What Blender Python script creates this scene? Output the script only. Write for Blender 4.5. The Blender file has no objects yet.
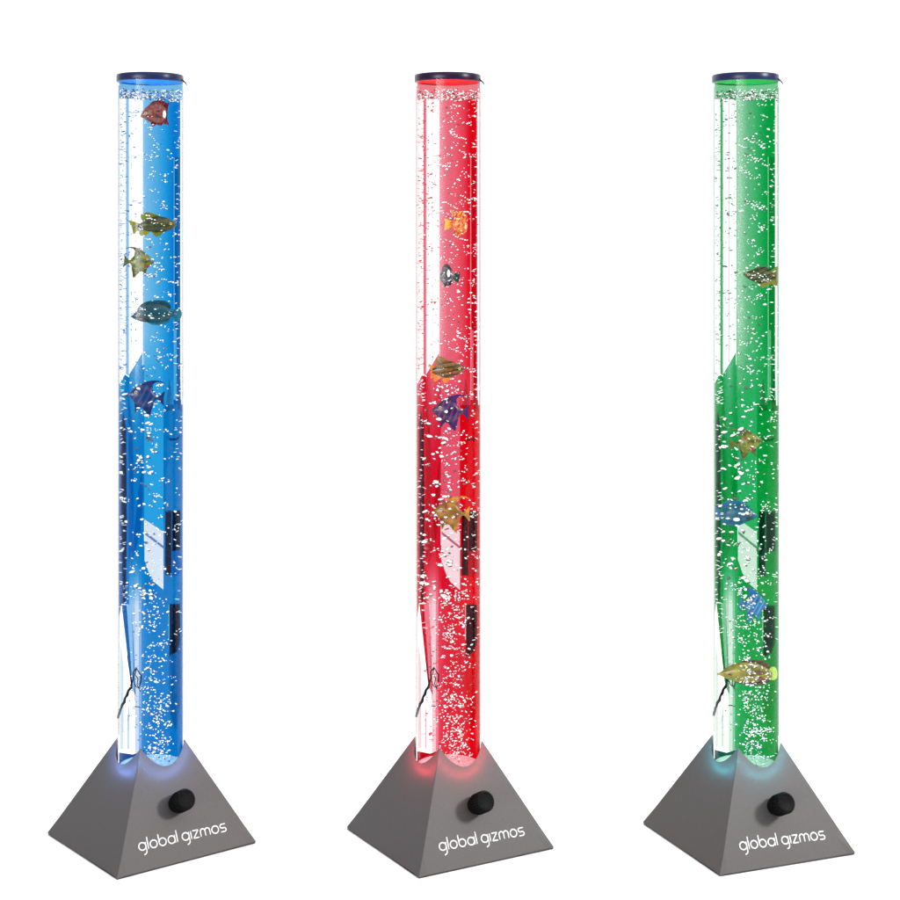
import bpy, math, random
from mathutils import Vector, Matrix, noise
PI = math.pi
SC = bpy.context.scene
COL = SC.collection
F, YH, D, H = 1650.0, 245.0, 2.0, 0.71957
R = 0.0407
BACK = 1.56                       # brightness of the studio backdrop
ZA, SD = 0.180, 0.130            # pyramid apex height, half diagonal
AP = SD / math.sqrt(2)           # apothem of the base square
A0 = -0.2597                     # heading of the front corner

# ------------------------------------------------------------------ materials
def mat(name):
    m = bpy.data.materials.new(name); m.use_nodes = True
    nt = m.node_tree
    for n in list(nt.nodes): nt.nodes.remove(n)
    out = nt.nodes.new('ShaderNodeOutputMaterial')
    return m, nt, out
def principled(name, col, rough=.5, metal=0., spec=.5, noise_scale=None, col2=None, bump=0., coat=0., emis=None, estr=0., lo=.35, hi=.65):
    m, nt, out = mat(name)
    p = nt.nodes.new('ShaderNodeBsdfPrincipled')
    p.inputs['Base Color'].default_value = (*col, 1)
    p.inputs['Roughness'].default_value = rough
    p.inputs['Metallic'].default_value = metal
    p.inputs['Specular IOR Level'].default_value = spec
    p.inputs['Coat Weight'].default_value = coat
    if emis:
        p.inputs['Emission Color'].default_value = (*emis, 1); p.inputs['Emission Strength'].default_value = estr
    nt.links.new(p.outputs[0], out.inputs[0])
    if noise_scale:
        tc = nt.nodes.new('ShaderNodeTexCoord'); nz = nt.nodes.new('ShaderNodeTexNoise')
        nz.inputs['Scale'].default_value = noise_scale; nz.inputs['Detail'].default_value = 3
        nt.links.new(tc.outputs['Object'], nz.inputs['Vector'])
        if col2:
            r = nt.nodes.new('ShaderNodeValToRGB')
            r.color_ramp.elements[0].position = lo; r.color_ramp.elements[1].position = hi
            r.color_ramp.elements[0].color = (*col, 1); r.color_ramp.elements[1].color = (*col2, 1)
            nt.links.new(nz.outputs[0], r.inputs[0]); nt.links.new(r.outputs[0], p.inputs['Base Color'])
        if bump:
            b = nt.nodes.new('ShaderNodeBump'); b.inputs['Strength'].default_value = bump; b.inputs['Distance'].default_value = .001
            nt.links.new(nz.outputs[0], b.inputs['Height']); nt.links.new(b.outputs[0], p.inputs['Normal'])
    return m
def clear_mat(name, tint, ior=1.45, gain=1.0, rough=.02, bump=False):
    """thin clear acrylic: light goes straight through, with a fresnel gloss on top"""
    m, nt, out = mat(name)
    t = nt.nodes.new('ShaderNodeBsdfTransparent'); t.inputs[0].default_value = (*tint, 1)
    g = nt.nodes.new('ShaderNodeBsdfGlossy'); g.inputs['Roughness'].default_value = rough
    lw = nt.nodes.new('ShaderNodeLayerWeight'); lw.inputs[0].default_value = .5
    pw = nt.nodes.new('ShaderNodeMath'); pw.operation = 'POWER'; pw.inputs[1].default_value = 5.0
    f0 = ((ior-1)/(ior+1))**2
    fr = nt.nodes.new('ShaderNodeMath'); fr.operation = 'MULTIPLY_ADD'; fr.inputs[1].default_value = 1-f0; fr.inputs[2].default_value = f0
    nt.links.new(lw.outputs['Facing'], pw.inputs[0]); nt.links.new(pw.outputs[0], fr.inputs[0])
    mu = nt.nodes.new('ShaderNodeMath'); mu.operation = 'MULTIPLY'; mu.inputs[1].default_value = gain; mu.use_clamp = True
    mx = nt.nodes.new('ShaderNodeMixShader')
    nt.links.new(fr.outputs[0], mu.inputs[0]); nt.links.new(mu.outputs[0], mx.inputs[0])
    nt.links.new(t.outputs[0], mx.inputs[1]); nt.links.new(g.outputs[0], mx.inputs[2])
    if bump:
        tc = nt.nodes.new('ShaderNodeTexCoord'); nz = nt.nodes.new('ShaderNodeTexNoise')
        mp = nt.nodes.new('ShaderNodeMapping'); mp.inputs['Scale'].default_value = (60, 60, 25)
        nz.inputs['Scale'].default_value = 1; nz.inputs['Detail'].default_value = 2
        b = nt.nodes.new('ShaderNodeBump'); b.inputs['Strength'].default_value = .12; b.inputs['Distance'].default_value = .002
        nt.links.new(tc.outputs['Object'], mp.inputs[0]); nt.links.new(mp.outputs[0], nz.inputs['Vector'])
        nt.links.new(nz.outputs[0], b.inputs['Height'])
        nt.links.new(b.outputs[0], g.inputs['Normal'])
    nt.links.new(mx.outputs[0], out.inputs[0])
    return m
_tc = {}

def s2l(c): return tuple(((v/255)/12.92 if v/255 <= .04045 else ((v/255+.055)/1.055)**2.4) for v in c)
def tint_mat(rgb):
    """see-through tint of the painted sheets; rgb = how a white backdrop of brightness BACK looks through it (sRGB 0-255)"""
    k = tuple(rgb)
    if k not in _tc:
        m, nt, out = mat('painted_tint_%02x%02x%02x' % tuple(int(v) for v in rgb))
        t = nt.nodes.new('ShaderNodeBsdfTransparent')
        c = s2l(rgb); t.inputs[0].default_value = (*[min(1, v/BACK) for v in c], 1)
        nt.links.new(t.outputs[0], out.inputs[0]); _tc[k] = m
    return _tc[k]

M_base = principled('grey_metal_paint', (.055, .050, .050), .50, .32, .38, 1100, (.073, .067, .0665), .06)
M_knob = principled('black_rubber', (.0008, .0008, .0010), .5, 0, .07, 500, (.004, .004, .004), .3)
M_white = principled('white_print', (.66, .66, .66), .5)
M_lid = principled('navy_lid', (.012, .017, .060), .3, 0, .25)
M_lid_r = principled('violet_lid', (.014, .005, .022), .3, 0, .25)
M_tube = clear_mat('clear_acrylic', (.985, .99, .99), 1.31, .55, .02, True)
M_tube_in = clear_mat('clear_acrylic_inner', (.985, .99, .99), 1.10, .4, .03)
M_added_glow = principled('backdrop_glow', (.3, .3, .3), .8, 0, .1, emis=(1, 1, 1), estr=BACK-.1)  # added glow set to backdrop brightness, not a lamp part
M_reflection_stroke = principled('black_reflection', (.002, .0025, .005), .7, spec=.1)
M_floor = principled('white_floor', (.98, .98, .98), .8, 0, .2, 4, (.985, .985, .985), 0)

# ------------------------------------------------------------------ mesh helpers
class MB:
    def __init__(s): s.v = []; s.f = []; s.m = []
    def add(s, vs, fs, mi=0):
        o = len(s.v); s.v += [tuple(v) for v in vs]
        s.f += [tuple(i+o for i in f) for f in fs]; s.m += [mi]*len(fs)
    def build(s, name, mats, parent=None, smooth=True, loc=None):
        me = bpy.data.meshes.new(name); me.from_pydata(s.v, [], s.f)
        for m in (mats if isinstance(mats, (list, tuple)) else [mats]): me.materials.append(m)
        for p, i in zip(me.polygons, s.m): p.material_index = i; p.use_smooth = smooth
        me.update()
        o = bpy.data.objects.new(name, me); COL.objects.link(o)
        if parent: o.parent = parent
        if loc: o.location = loc
        return o
    def cyl_wall(s, r, z0, z1, n=96, mi=0, flip=False):
        vs = [(r*math.cos(2*PI*i/n), r*math.sin(2*PI*i/n), z) for z in (z0, z1) for i in range(n)]
        fs = [((i), (i+1) % n, n+(i+1) % n, n+i) for i in range(n)]
        if flip: fs = [f[::-1] for f in fs]
        s.add(vs, fs, mi)
    def lathe(s, prof, n=64, mi=0, M=None):
        vs = []; fs = []
        for r, z in prof:
            for i in range(n):
                vs.append(Vector((r*math.cos(2*PI*i/n), r*math.sin(2*PI*i/n), z)))
        for k in range(len(prof)-1):
            for i in range(n):
                j = (i+1) % n
                fs.append((k*n+i, k*n+j, (k+1)*n+j, (k+1)*n+i))
        if M: vs = [M @ v for v in vs]
        s.add(vs, fs, mi)
    def tube(s, pts, rads, n=8, mi=0, flat=None, caps=True):
        pts = [Vector(p) for p in pts]; vs = []; fs = []
        up = flat if flat else Vector((.13, .9, .21)).normalized()
        for k, p in enumerate(pts):
            t = (pts[min(k+1, len(pts)-1)] - pts[max(k-1, 0)])
            t = t.normalized() if t.length > 0 else Vector((0, 0, 1))
            a = t.cross(up)
            a = a.normalized() if a.length > 1e-6 else Vector((1, 0, 0))
            b = a.cross(t).normalized()
            rr = rads[k] if isinstance(rads, (list, tuple)) else rads
            for i in range(n):
                g = 2*PI*i/n
                vs.append(p + a*(rr*math.cos(g)) + b*(rr*math.sin(g)*(.45 if flat else 1)))
        for k in range(len(pts)-1):
            for i in range(n):
                j = (i+1) % n
                fs.append((k*n+i, k*n+j, (k+1)*n+j, (k+1)*n+i))
        if caps:
            fs.append(tuple(range(n))[::-1]); L = (len(pts)-1)*n
            fs.append(tuple(L+i for i in range(n)))
        s.add(vs, fs, mi)
def ico():
    t = (1+5**.5)/2
    vs = [Vector(v).normalized() for v in [(-1,t,0),(1,t,0),(-1,-t,0),(1,-t,0),(0,-1,t),(0,1,t),(0,-1,-t),(0,1,-t),(t,0,-1),(t,0,1),(-t,0,-1),(-t,0,1)]]
    fs = [(0,11,5),(0,5,1),(0,1,7),(0,7,10),(0,10,11),(1,5,9),(5,11,4),(11,10,2),(10,7,6),(7,1,8),(3,9,4),(3,4,2),(3,2,6),(3,6,8),(3,8,9),(4,9,5),(2,4,11),(6,2,10),(8,6,7),(9,8,1)]
    cache = {}; nf = []
    def mid(a, b):
        k = (min(a,b), max(a,b))
        if k not in cache: vs.append(((vs[a]+vs[b])/2).normalized()); cache[k] = len(vs)-1
        return cache[k]
    for a,b,c in fs:
        x,y,z = mid(a,b), mid(b,c), mid(c,a); nf += [(a,x,z),(b,y,x),(c,z,y),(x,y,z)]
    return vs, nf
ICO = ico()

def zpx(y, dep=0.0): return H - (y-YH)*(D+dep)/F      # height of the picture row y on a plane dep behind the tube axis
def xpx(dx, dep=0.0): return dx*(D+dep)/F

# ------------------------------------------------------------------ prototypes (frame of the tube: -Y looks at the photographer)
def face_frame(k):
    """k=0: face to the right of the front corner, k=1: face to the left. returns normal azimuth direction, edge direction"""
    phi = A0 + (PI/4 if k == 0 else -PI/4)
    out = Vector((math.sin(phi), -math.cos(phi), 0))
    e = Vector((math.cos(phi), math.sin(phi), 0))     # to the right along the face
    up = (Vector((0, 0, ZA)) - out*AP).normalized()
    n = e.cross(up).normalized()
    return out, e, up, n
def on_face(px, py, k, x0=449.1, lift=0.0):
    """point of face k under the picture point (px,py) for the lamp on the tube axis x0"""
    out, e, up, n = face_frame(k)
    cam = Vector((0, -D, H)) - Vector(((x0-450)*D/F, 0, 0))
    d = Vector(((px-450)/F, 1, -(py-YH)/F))
    p0 = out*AP
    t = (p0-cam).dot(n)/d.dot(n)
    return cam + d*t + n*lift

def make_base(parent, letter_mat=M_white):
    m = MB(); N = 24; NR = 6
    rt = R+.0006
    corner = []
    for k in range(4):
        phi = A0 + PI/4 + k*PI/2
        vs = []; fs = []
        for i in range(N+1):
            th = phi - PI/4 + (PI/2)*i/N
            zt = ZA*(1-rt*math.cos(th-phi)/AP)
            T = Vector((rt*math.sin(th), -rt*math.cos(th), zt))
            rb = AP/math.cos(th-phi)
            B = Vector((rb*math.sin(th), -rb*math.cos(th), 0.0015))
            for j in range(NR+1): vs.append(T.lerp(B, j/NR))
        for i in range(N):
            for j in range(NR):
                a = i*(NR+1)+j; fs.append((a, a+1, a+NR+2, a+NR+1))
        m.add(vs, fs)
        # thin rim that goes down inside
        vs = []; 
        for i in range(N+1):
            th = phi - PI/4 + (PI/2)*i/N
            zt = ZA*(1-rt*math.cos(th-phi)/AP)
            vs += [(rt*math.sin(th), -rt*math.cos(th), zt), ((rt+.0001)*math.sin(th), -(rt+.0001)*math.cos(th), zt-.004)]
        m.add(vs, [(2*i, 2*i+2, 2*i+3, 2*i+1) for i in range(N)])
    q = [(SD*math.sin(A0+k*PI/2), -SD*math.cos(A0+k*PI/2)) for k in range(4)]
    m.add([(x, y, .0015) for x, y in q]+[(x*.99, y*.99, 0) for x, y in q], [(0,1,5,4),(1,2,6,5),(2,3,7,6),(3,0,4,7),(7,6,5,4)])
    o = m.build('pyramid_base', M_base, parent, smooth=False)
    bpy.context.view_layer.objects.active = o
    md = o.modifiers.new('w', 'WELD'); md.merge_threshold = 1e-5
    bv = o.modifiers.new('b', 'BEVEL'); bv.width = .0007; bv.segments = 2; bv.limit_method = 'ANGLE'; bv.angle_limit = math.radians(40)
    return o

STROKES = {
 'g': (1.0, [[('arc', .5, .5, .45, 20, 380)], [(.95, .95), (.95, -.12), ('arc', .58, -.12, .37, 0, -95)]]),
 'l': (.12, [[(.06, 1.5), (.06, .05)]]),
 'o': (1.0, [[('arc', .5, .5, .45, 0, 360)]]),
 'b': (1.0, [[(.05, 1.5), (.05, .5)], [('arc', .5, .5, .45, 0, 360)]]),
 'a': (1.0, [[('arc', .5, .5, .45, 0, 360)], [(.95, .98), (.95, .04)]]),
 'i': (.12, [[(.06, .98), (.06, .05)]]),
 'z': (.82, [[(.02, .95), (.78, .95)], [(.78, .95), (.04, .05)], [(.04, .05), (.80, .05)]]),
 'm': (1.35, [[(.05, .04), (.05, .6), ('arc', .36, .63, .31, 180, 0), (.67, .04)], [(.67, .6), ('arc', .98, .63, .31, 180, 0), (1.29, .04)]]),
 's': (.8, [[(.76, .95), ('arc', .27, .72, .23, 90, 270), ('arc', .53, .27, .23, 90, -90), (.04, .04)]]),
}
def stroke_pts(st):
    out = []
    for q in st:
        if q[0] == 'arc':
            _, cx, cy, r, a, b = q; n = 18
            out += [(cx+r*math.cos(math.radians(a+(b-a)*i/n)), cy+r*math.sin(math.radians(a+(b-a)*i/n))) for i in range(n+1)]
        else: out.append(q)
    return out
def make_letters(parent):
    out, e, up, n = face_frame(0)
    P0 = on_face(142.6+297.6, 851.5, 0); P1 = on_face(227.6+297.6, 835.3, 0)
    ex = (P1-P0); W = ex.length; ex.normalize(); ey = n.cross(ex).normalized()
    txt = 'global gizmos'; gap = .17
    tot = sum((STROKES[c][0] if c != ' ' else .22)+gap for c in txt)-gap
    k = W/tot; x = 0
    for c in txt:
        if c == ' ': x += .22+gap; continue
        w, sts = STROKES[c]; m = MB()
        org = P0 + ex*(x*k)
        for st in sts:
            pts = [org + ex*(a*k) + ey*(b*k*.95) + n*.0004 for a, b in stroke_pts(st)]
            m.tube(pts, .00084, 8, flat=n)
        m.build('letter', M_white, parent)
        x += w+gap

def make_knob(parent):
    out, e, up, n = face_frame(0)
    P = on_face(177.6+297.6, 805.6, 0)
    q = n.to_track_quat('Z', 'X').to_matrix().to_4x4()
    Mx = Matrix.Translation(P) @ q
    m = MB(); r = .0116
    m.lathe([(0.0001, -.002), (r*.86, -.002), (r*.86, .004), (r*.95, .0055), (r, .007), (r, .026), (r*.95, .0282), (r*.86, .0292), (r*.80, .0289), (.0001, .0287)], 48, M=Mx)
    for i in range(26):
        a = 2*PI*i/26
        p = [Mx @ Vector((r*1.0*math.cos(a), r*1.0*math.sin(a), z)) for z in (.0075, .0265)]
        m.tube(p, .0009, 6)
    return m.build('control_knob', M_knob, parent)

Z_TOP = zpx(83.5); Z_LIDT = H+.2062; Z_LIDB = H+.1970; Z_BOT = .0985
def make_tube(parent):
    m = MB(); m.cyl_wall(R, .096, Z_LIDB+.001, 128)
    t = m.build('acrylic_tube', M_tube, parent)
    m = MB(); m.cyl_wall(R*.955, .098, Z_LIDB, 128)
    m.build('inner_wall', M_tube_in, t)
    return t

FR = R*.935     # radius of the coloured column
def painted_sheet(parent, name, polys, mats_rgb, back=True, rad=FR):
    """curved sheets added inside the tube for water colour and painted reflection bands; polygons given as columns (dx) and rows (y)"""
    m = MB(); mats = []
    for poly, rgb in zip(polys, mats_rgb):
        mt = tint_mat(rgb)
        if mt not in mats: mats.append(mt)
        mi = mats.index(mt)
        # slice polygon into thin vertical columns, clip top / bottom at each column edge
        x0 = min(p[0] for p in poly); x1 = max(p[0] for p in poly)
        n = max(1, int((x1-x0)/.7)); xs = sorted(set([x0+(x1-x0)*i/n for i in range(n+1)] + [p[0] for p in poly]))
        def span(x):
            ys = []
            for a, b in zip(poly, poly[1:]+poly[:1]):
                if a[0] == b[0]: continue
                lo, hi = min(a[0], b[0]), max(a[0], b[0])
                if lo-1e-9 <= x <= hi+1e-9:
                    ys.append(a[1]+(b[1]-a[1])*(x-a[0])/(b[0]-a[0]))
            return min(ys), max(ys)
        vs = []; fs = []
        for a, b in zip(xs, xs[1:]):
            if b-a < 1e-6: continue
            (ta, ba), (tb, bb) = span(a+1e-5), span(b-1e-5)
            o = len(vs)
            for x, y in ((a, ba), (b, bb), (b, tb), (a, ta)):
                X = max(-rad*.9999, min(rad*.9999, x*D/F))
                dep = math.sqrt(max(0, rad*rad-X*X))*(1 if back else -1)
                X2 = X
                vs.append((X2, dep, zpx(y, dep)))
            fs.append((o, o+1, o+2, o+3))
        m.add(vs, fs, mi)
    return m.build(name, mats, parent, smooth=True)

E = 31.4
def l2s(v): return 255*(12.92*v if v <= .0031308 else 1.055*v**(1/2.4)-.055)
def colour_column(parent, c):
    """c: palette of one lamp; water colour with reflection and refraction bands painted in"""
    P = []; 
    def a(rgb, *pts): P.append((rgb, list(pts)))
    box = lambda x0, x1, y0, y1: ((x0, y0), (x1, y0), (x1, y1), (x0, y1))
    # head space above the water
    a(c['head'], *box(-E, E, 83, 99))
    # upper part
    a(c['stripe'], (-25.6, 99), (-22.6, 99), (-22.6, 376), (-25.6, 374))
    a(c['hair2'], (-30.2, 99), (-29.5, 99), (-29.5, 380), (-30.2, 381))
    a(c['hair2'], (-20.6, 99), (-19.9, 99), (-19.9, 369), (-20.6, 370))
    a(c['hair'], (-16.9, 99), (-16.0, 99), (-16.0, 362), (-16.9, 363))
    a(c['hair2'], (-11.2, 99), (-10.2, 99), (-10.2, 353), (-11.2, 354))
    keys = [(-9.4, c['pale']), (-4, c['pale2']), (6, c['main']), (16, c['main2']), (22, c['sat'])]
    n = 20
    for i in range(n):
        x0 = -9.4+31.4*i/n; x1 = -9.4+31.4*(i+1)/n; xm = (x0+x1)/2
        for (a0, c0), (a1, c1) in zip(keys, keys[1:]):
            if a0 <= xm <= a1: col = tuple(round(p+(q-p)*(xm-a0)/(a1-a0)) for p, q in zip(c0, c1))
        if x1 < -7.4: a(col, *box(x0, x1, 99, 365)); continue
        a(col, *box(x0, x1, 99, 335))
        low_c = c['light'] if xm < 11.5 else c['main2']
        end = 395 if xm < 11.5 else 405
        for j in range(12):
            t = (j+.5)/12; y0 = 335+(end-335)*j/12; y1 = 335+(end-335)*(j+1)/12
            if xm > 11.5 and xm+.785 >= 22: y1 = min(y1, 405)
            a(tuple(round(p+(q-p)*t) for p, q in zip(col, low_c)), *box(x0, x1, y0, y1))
    a(c['sat'], *box(22, 28.8, 99, 157))
    a(c['deep'], *box(22.8, 28.8, 157, 330))
    a(c['line'], *box(22, 22.8, 157, 400))
    a(c['deep'], *box(25.0, 28.8, 330, 400))
    a(c['main'], *box(22.8, 25.0, 330, 400))
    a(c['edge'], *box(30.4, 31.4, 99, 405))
    # transition: slanted end of the white zone
    for j in range(12):
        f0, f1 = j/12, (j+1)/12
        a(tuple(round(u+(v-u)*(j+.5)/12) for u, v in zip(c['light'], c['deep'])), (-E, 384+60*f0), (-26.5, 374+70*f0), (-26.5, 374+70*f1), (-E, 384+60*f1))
    a(c['deep'], (-E, 444), (-26.5, 444), (-26.5, 603), (-29.5, 603), (-E, 617))
    a(c['mid'], (-26.5, 374), (-22.5, 377), (-22.5, 412), (-26.5, 412))
    lerp = lambda p, q, t: tuple(round(u+(v-u)*t) for u, v in zip(p, q))
    for i in range(8):
        x0 = -22.5+14.67*i/8; x1 = -22.5+14.67*(i+1)/8; xm = (x0+x1)/2
        t0 = 374-22*(x0+22.5)/13.1; t1 = 374-22*(x1+22.5)/13.1
        if x1 > -9.4: t0 = t1 = 365
        k = max(.25, 1-abs(xm+16)/9)
        for j in range(14):
            f0, f1 = j/14, (j+1)/14; t = ((j+.5)/14)**.55
            col = lerp(lerp(c['mid'], c['halftone'], .85*k), c['mid'], t)
            a(col, (x0, t0+(470-t0)*f0), (x1, t1+(470-t1)*f0), (x1, t1+(470-t1)*f1), (x0, t0+(470-t0)*f1))
    a(c['mid'], *box(-22.5, -7.83, 470, 545))
    a(c['mid'], (-26.5, 412), (-22.5, 412), (-22.5, 604), (-26.5, 603.5))
    a(c['light'], (-7.83, 395), (11.01, 395), (11.5, 405), (11.5, 532), (-7.83, 519))
    a(c['deep'], *box(22, 29.5, 400, 405))
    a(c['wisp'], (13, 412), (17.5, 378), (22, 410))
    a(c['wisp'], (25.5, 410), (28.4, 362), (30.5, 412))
    a(c['deepr'], (11.5, 405), (E, 405), (E, 511), (11.5, 511))
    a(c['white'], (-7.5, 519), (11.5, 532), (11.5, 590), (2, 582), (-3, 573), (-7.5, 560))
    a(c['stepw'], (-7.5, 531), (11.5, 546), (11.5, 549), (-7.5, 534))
    a(c['deepr'], *box(11.5, 13.5, 511, 590))
    a(c['deepr'], *box(13.5, E, 511, 605))
    a(c['mid'], (-7.5, 560), (-3, 573), (2, 582), (11.5, 590), (11.5, 605), (-7.5, 605))
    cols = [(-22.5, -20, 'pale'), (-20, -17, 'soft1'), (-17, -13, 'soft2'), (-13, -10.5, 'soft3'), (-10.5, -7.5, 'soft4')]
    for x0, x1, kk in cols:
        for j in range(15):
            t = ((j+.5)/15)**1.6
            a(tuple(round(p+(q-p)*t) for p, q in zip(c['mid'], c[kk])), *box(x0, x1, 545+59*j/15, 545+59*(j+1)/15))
    a(c['deepr'], (11.5, 590), (13.5, 590), (13.5, 605), (11.5, 605))
    # lower part
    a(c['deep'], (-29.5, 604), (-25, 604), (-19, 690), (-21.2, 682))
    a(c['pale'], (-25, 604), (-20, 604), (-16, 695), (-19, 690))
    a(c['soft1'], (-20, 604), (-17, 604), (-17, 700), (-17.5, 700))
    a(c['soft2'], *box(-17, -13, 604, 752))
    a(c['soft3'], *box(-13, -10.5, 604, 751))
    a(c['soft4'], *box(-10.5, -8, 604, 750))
    a(c['soft5'], (-30.5, 640), (-27.5, 665), (-27.5, 748), (-30.5, 748))
    a(c['soft1'], (-24, 715), (-22.5, 700), (-22.5, 748), (-24, 748))
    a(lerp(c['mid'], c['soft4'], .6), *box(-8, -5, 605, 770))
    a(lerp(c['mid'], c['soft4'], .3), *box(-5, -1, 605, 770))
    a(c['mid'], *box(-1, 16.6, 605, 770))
    a(c['line'], *box(16.6, 17.6, 605, 640))
    a(c['mid'], *box(16.6, 17.6, 640, 770))
    a(c['deepr'], *box(17.6, E, 605, 770))
    a(c['vee'], (-E, 751), (-19, 753.5), (-8, 749.5), (-8, 770), (-E, 770))
    painted_sheet(parent, 'water_painted_bands', [p for _, p in P], [r for r, _ in P])  # one mesh: water tint plus painted reflection bands
    # dark reflections and refractions painted as tinted sheets in front of the column; three staggered layers give each a soft edge
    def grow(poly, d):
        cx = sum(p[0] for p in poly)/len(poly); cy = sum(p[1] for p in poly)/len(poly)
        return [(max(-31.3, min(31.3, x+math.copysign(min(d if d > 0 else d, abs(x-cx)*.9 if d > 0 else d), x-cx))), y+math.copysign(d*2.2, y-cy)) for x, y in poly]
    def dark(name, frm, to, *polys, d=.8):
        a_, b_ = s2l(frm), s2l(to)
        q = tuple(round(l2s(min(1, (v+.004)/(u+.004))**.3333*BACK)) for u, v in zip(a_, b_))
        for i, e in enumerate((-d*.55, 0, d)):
            painted_sheet(parent, name, [grow(list(p), e) for p in polys], [q]*len(polys), rad=FR*(.985-.012*i))
    dark('dark_reflection', c['deepr'], c['black'], [(13.8, 512), (19.2, 512), (19.2, 574.5), (13.8, 574.5)], [(20.6, 512), (E-3, 512), (E-3, 549), (20.6, 551)], d=.55)
    dark('dark_reflection', c['deepr'], c['black'], [(18.3, 606), (28, 606), (28, 640), (24.5, 651), (18.3, 655)], d=.8)
    dark('refraction_shade', c['mid'], c['deep'], [(18, 656), (25, 652), (28.4, 640), (28.4, 700), (24, 730), (18.6, 712)], d=1.3)
    dark('dark_refraction', c['deep'], c['navy'], [(-28.9, 424), (-27.4, 412), (-25.8, 430), (-25.2, 520), (-26.0, 598), (-27.4, 603), (-28.8, 540)], d=.8)
    dark('dark_refraction', c['mid'], c['deep2'], [(-13.5, 490), (-10, 458), (-9.6, 500), (-12, 530), (-20, 565), (-17, 530)], d=1.1)
    dark('refraction_shade', c['mid'], c['deep2'], [(-22.5, 395), (-19.5, 430), (-18.5, 500), (-19.5, 548), (-22.3, 560)], d=1.0)
    dark('refraction_shade', c['deepr'], c['shade'], [(14.5, 436), (18, 438.2), (24, 438.5), (29.5, 435.5), (26, 440), (19, 440.5)], d=.3)
    dark('refraction_shade', c['deepr'], c['deep2'], [(19.6, 552), (E-3, 551), (E-3, 572), (26, 575), (19.6, 575.5)], d=.8)
    dark('refraction_shade', c['deepr'], c['deep2'], [(E-1.6, 410), (E-.3, 410), (E-.3, 760), (E-1.6, 760)], d=.4)
    # dark edge line of the glass, painted as tinted strips
    painted_sheet(parent, 'painted_edge', [[(-32.6, 86), (-31.6, 86), (-31.6, 768), (-32.6, 768)], [(31.8, 88), (32.5, 88), (32.5, 768), (31.8, 768)]],
         [c['rim'], c['rim']], rad=R*.985)

PAL = {
 'blue': dict(head=(120,190,235), stripe=(150,200,240), hair=(190,205,225), hair2=(215,225,240), pale=(140,195,240), pale2=(112,190,238), main=(75,172,231), main2=(22,148,222),
    sat=(0,125,215), deep=(0,98,174), deep2=(0,95,180), line=(90,180,225), edge=(190,220,240), navy=(4,22,70), mid=(0,126,205), halftone=(165,205,240), light=(40,165,232),
    wisp=(225,240,250), deepr=(0,120,198), shade=(0,45,110), white=(222,234,250), stepw=(120,160,215), black=(2,16,50), soft1=(160,200,240), soft2=(205,222,245), soft3=(130,180,235), soft4=(50,140,215),
    soft5=(215,232,248), vee=(0,75,150), rim=(105,140,175), bub=(0,105,190), under=(20,120,205), glow=(.20,.36,1.0), foam=(175,225,250)),
 'red': dict(head=(244,130,140), stripe=(240,120,135), hair=(225,190,195), hair2=(240,215,220), pale=(240,120,140), pale2=(241,115,134), main=(240,100,119), main2=(237,62,82),
    sat=(230,0,22), deep=(205,0,24), deep2=(185,5,28), line=(245,150,160), edge=(250,200,205), navy=(70,0,10), mid=(222,16,45), halftone=(245,175,185), light=(238,85,110),
    wisp=(252,225,230), deepr=(228,0,20), shade=(120,0,10), white=(252,218,226), stepw=(215,120,140), black=(48,0,4), soft1=(246,180,190), soft2=(250,205,212), soft3=(240,130,150), soft4=(228,60,85),
    soft5=(250,215,220), vee=(190,0,20), rim=(185,115,125), bub=(215,20,45), under=(225,5,20), glow=(1.0,.05,.09), foam=(250,190,200)),
 'green': dict(head=(120,205,150), stripe=(85,180,115), hair=(190,215,200), hair2=(215,235,222), pale=(125,195,150), pale2=(115,193,144), main=(88,187,125), main2=(30,171,88),
    sat=(0,160,66), deep=(0,138,50), deep2=(0,140,55), line=(130,210,160), edge=(200,235,212), navy=(3,55,30), mid=(0,158,68), halftone=(175,220,190), light=(40,180,100),
    wisp=(225,245,232), deepr=(0,155,60), shade=(0,80,35), white=(208,236,216), stepw=(120,185,145), black=(2,45,26), soft1=(170,215,185), soft2=(210,235,218), soft3=(135,205,160), soft4=(50,175,100),
    soft5=(220,240,226), vee=(20,90,80), rim=(95,150,120), bub=(0,120,55), under=(0,150,60), glow=(.05,.50,.62), foam=(185,235,215)),
}
def make_bottom(parent, c):
    m = MB(); zb = .0905
    m.lathe([(.0001, zb), (R*.5, zb+.0005), (R*.93, zb)], 64)
    g = s2l(c['foam'])
    o = m.build('light_plate', principled('led_plate', tuple(v*.8 for v in g), .4, 0, .5, 300, tuple(v*.4 for v in s2l(c['under'])), .3, emis=g, estr=.55), parent)
    m = MB(); m.cyl_wall(R*.965, .086, .1245, 96)
    # keep only the rear half: added collar, glowing like the backdrop to hide the dark rear rim
    m.f = [f for f in m.f if m.v[f[0]][1] > .004]; m.m = m.m[:len(m.f)]
    m.build('added_glow_collar', M_added_glow, o)
    return o
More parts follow.
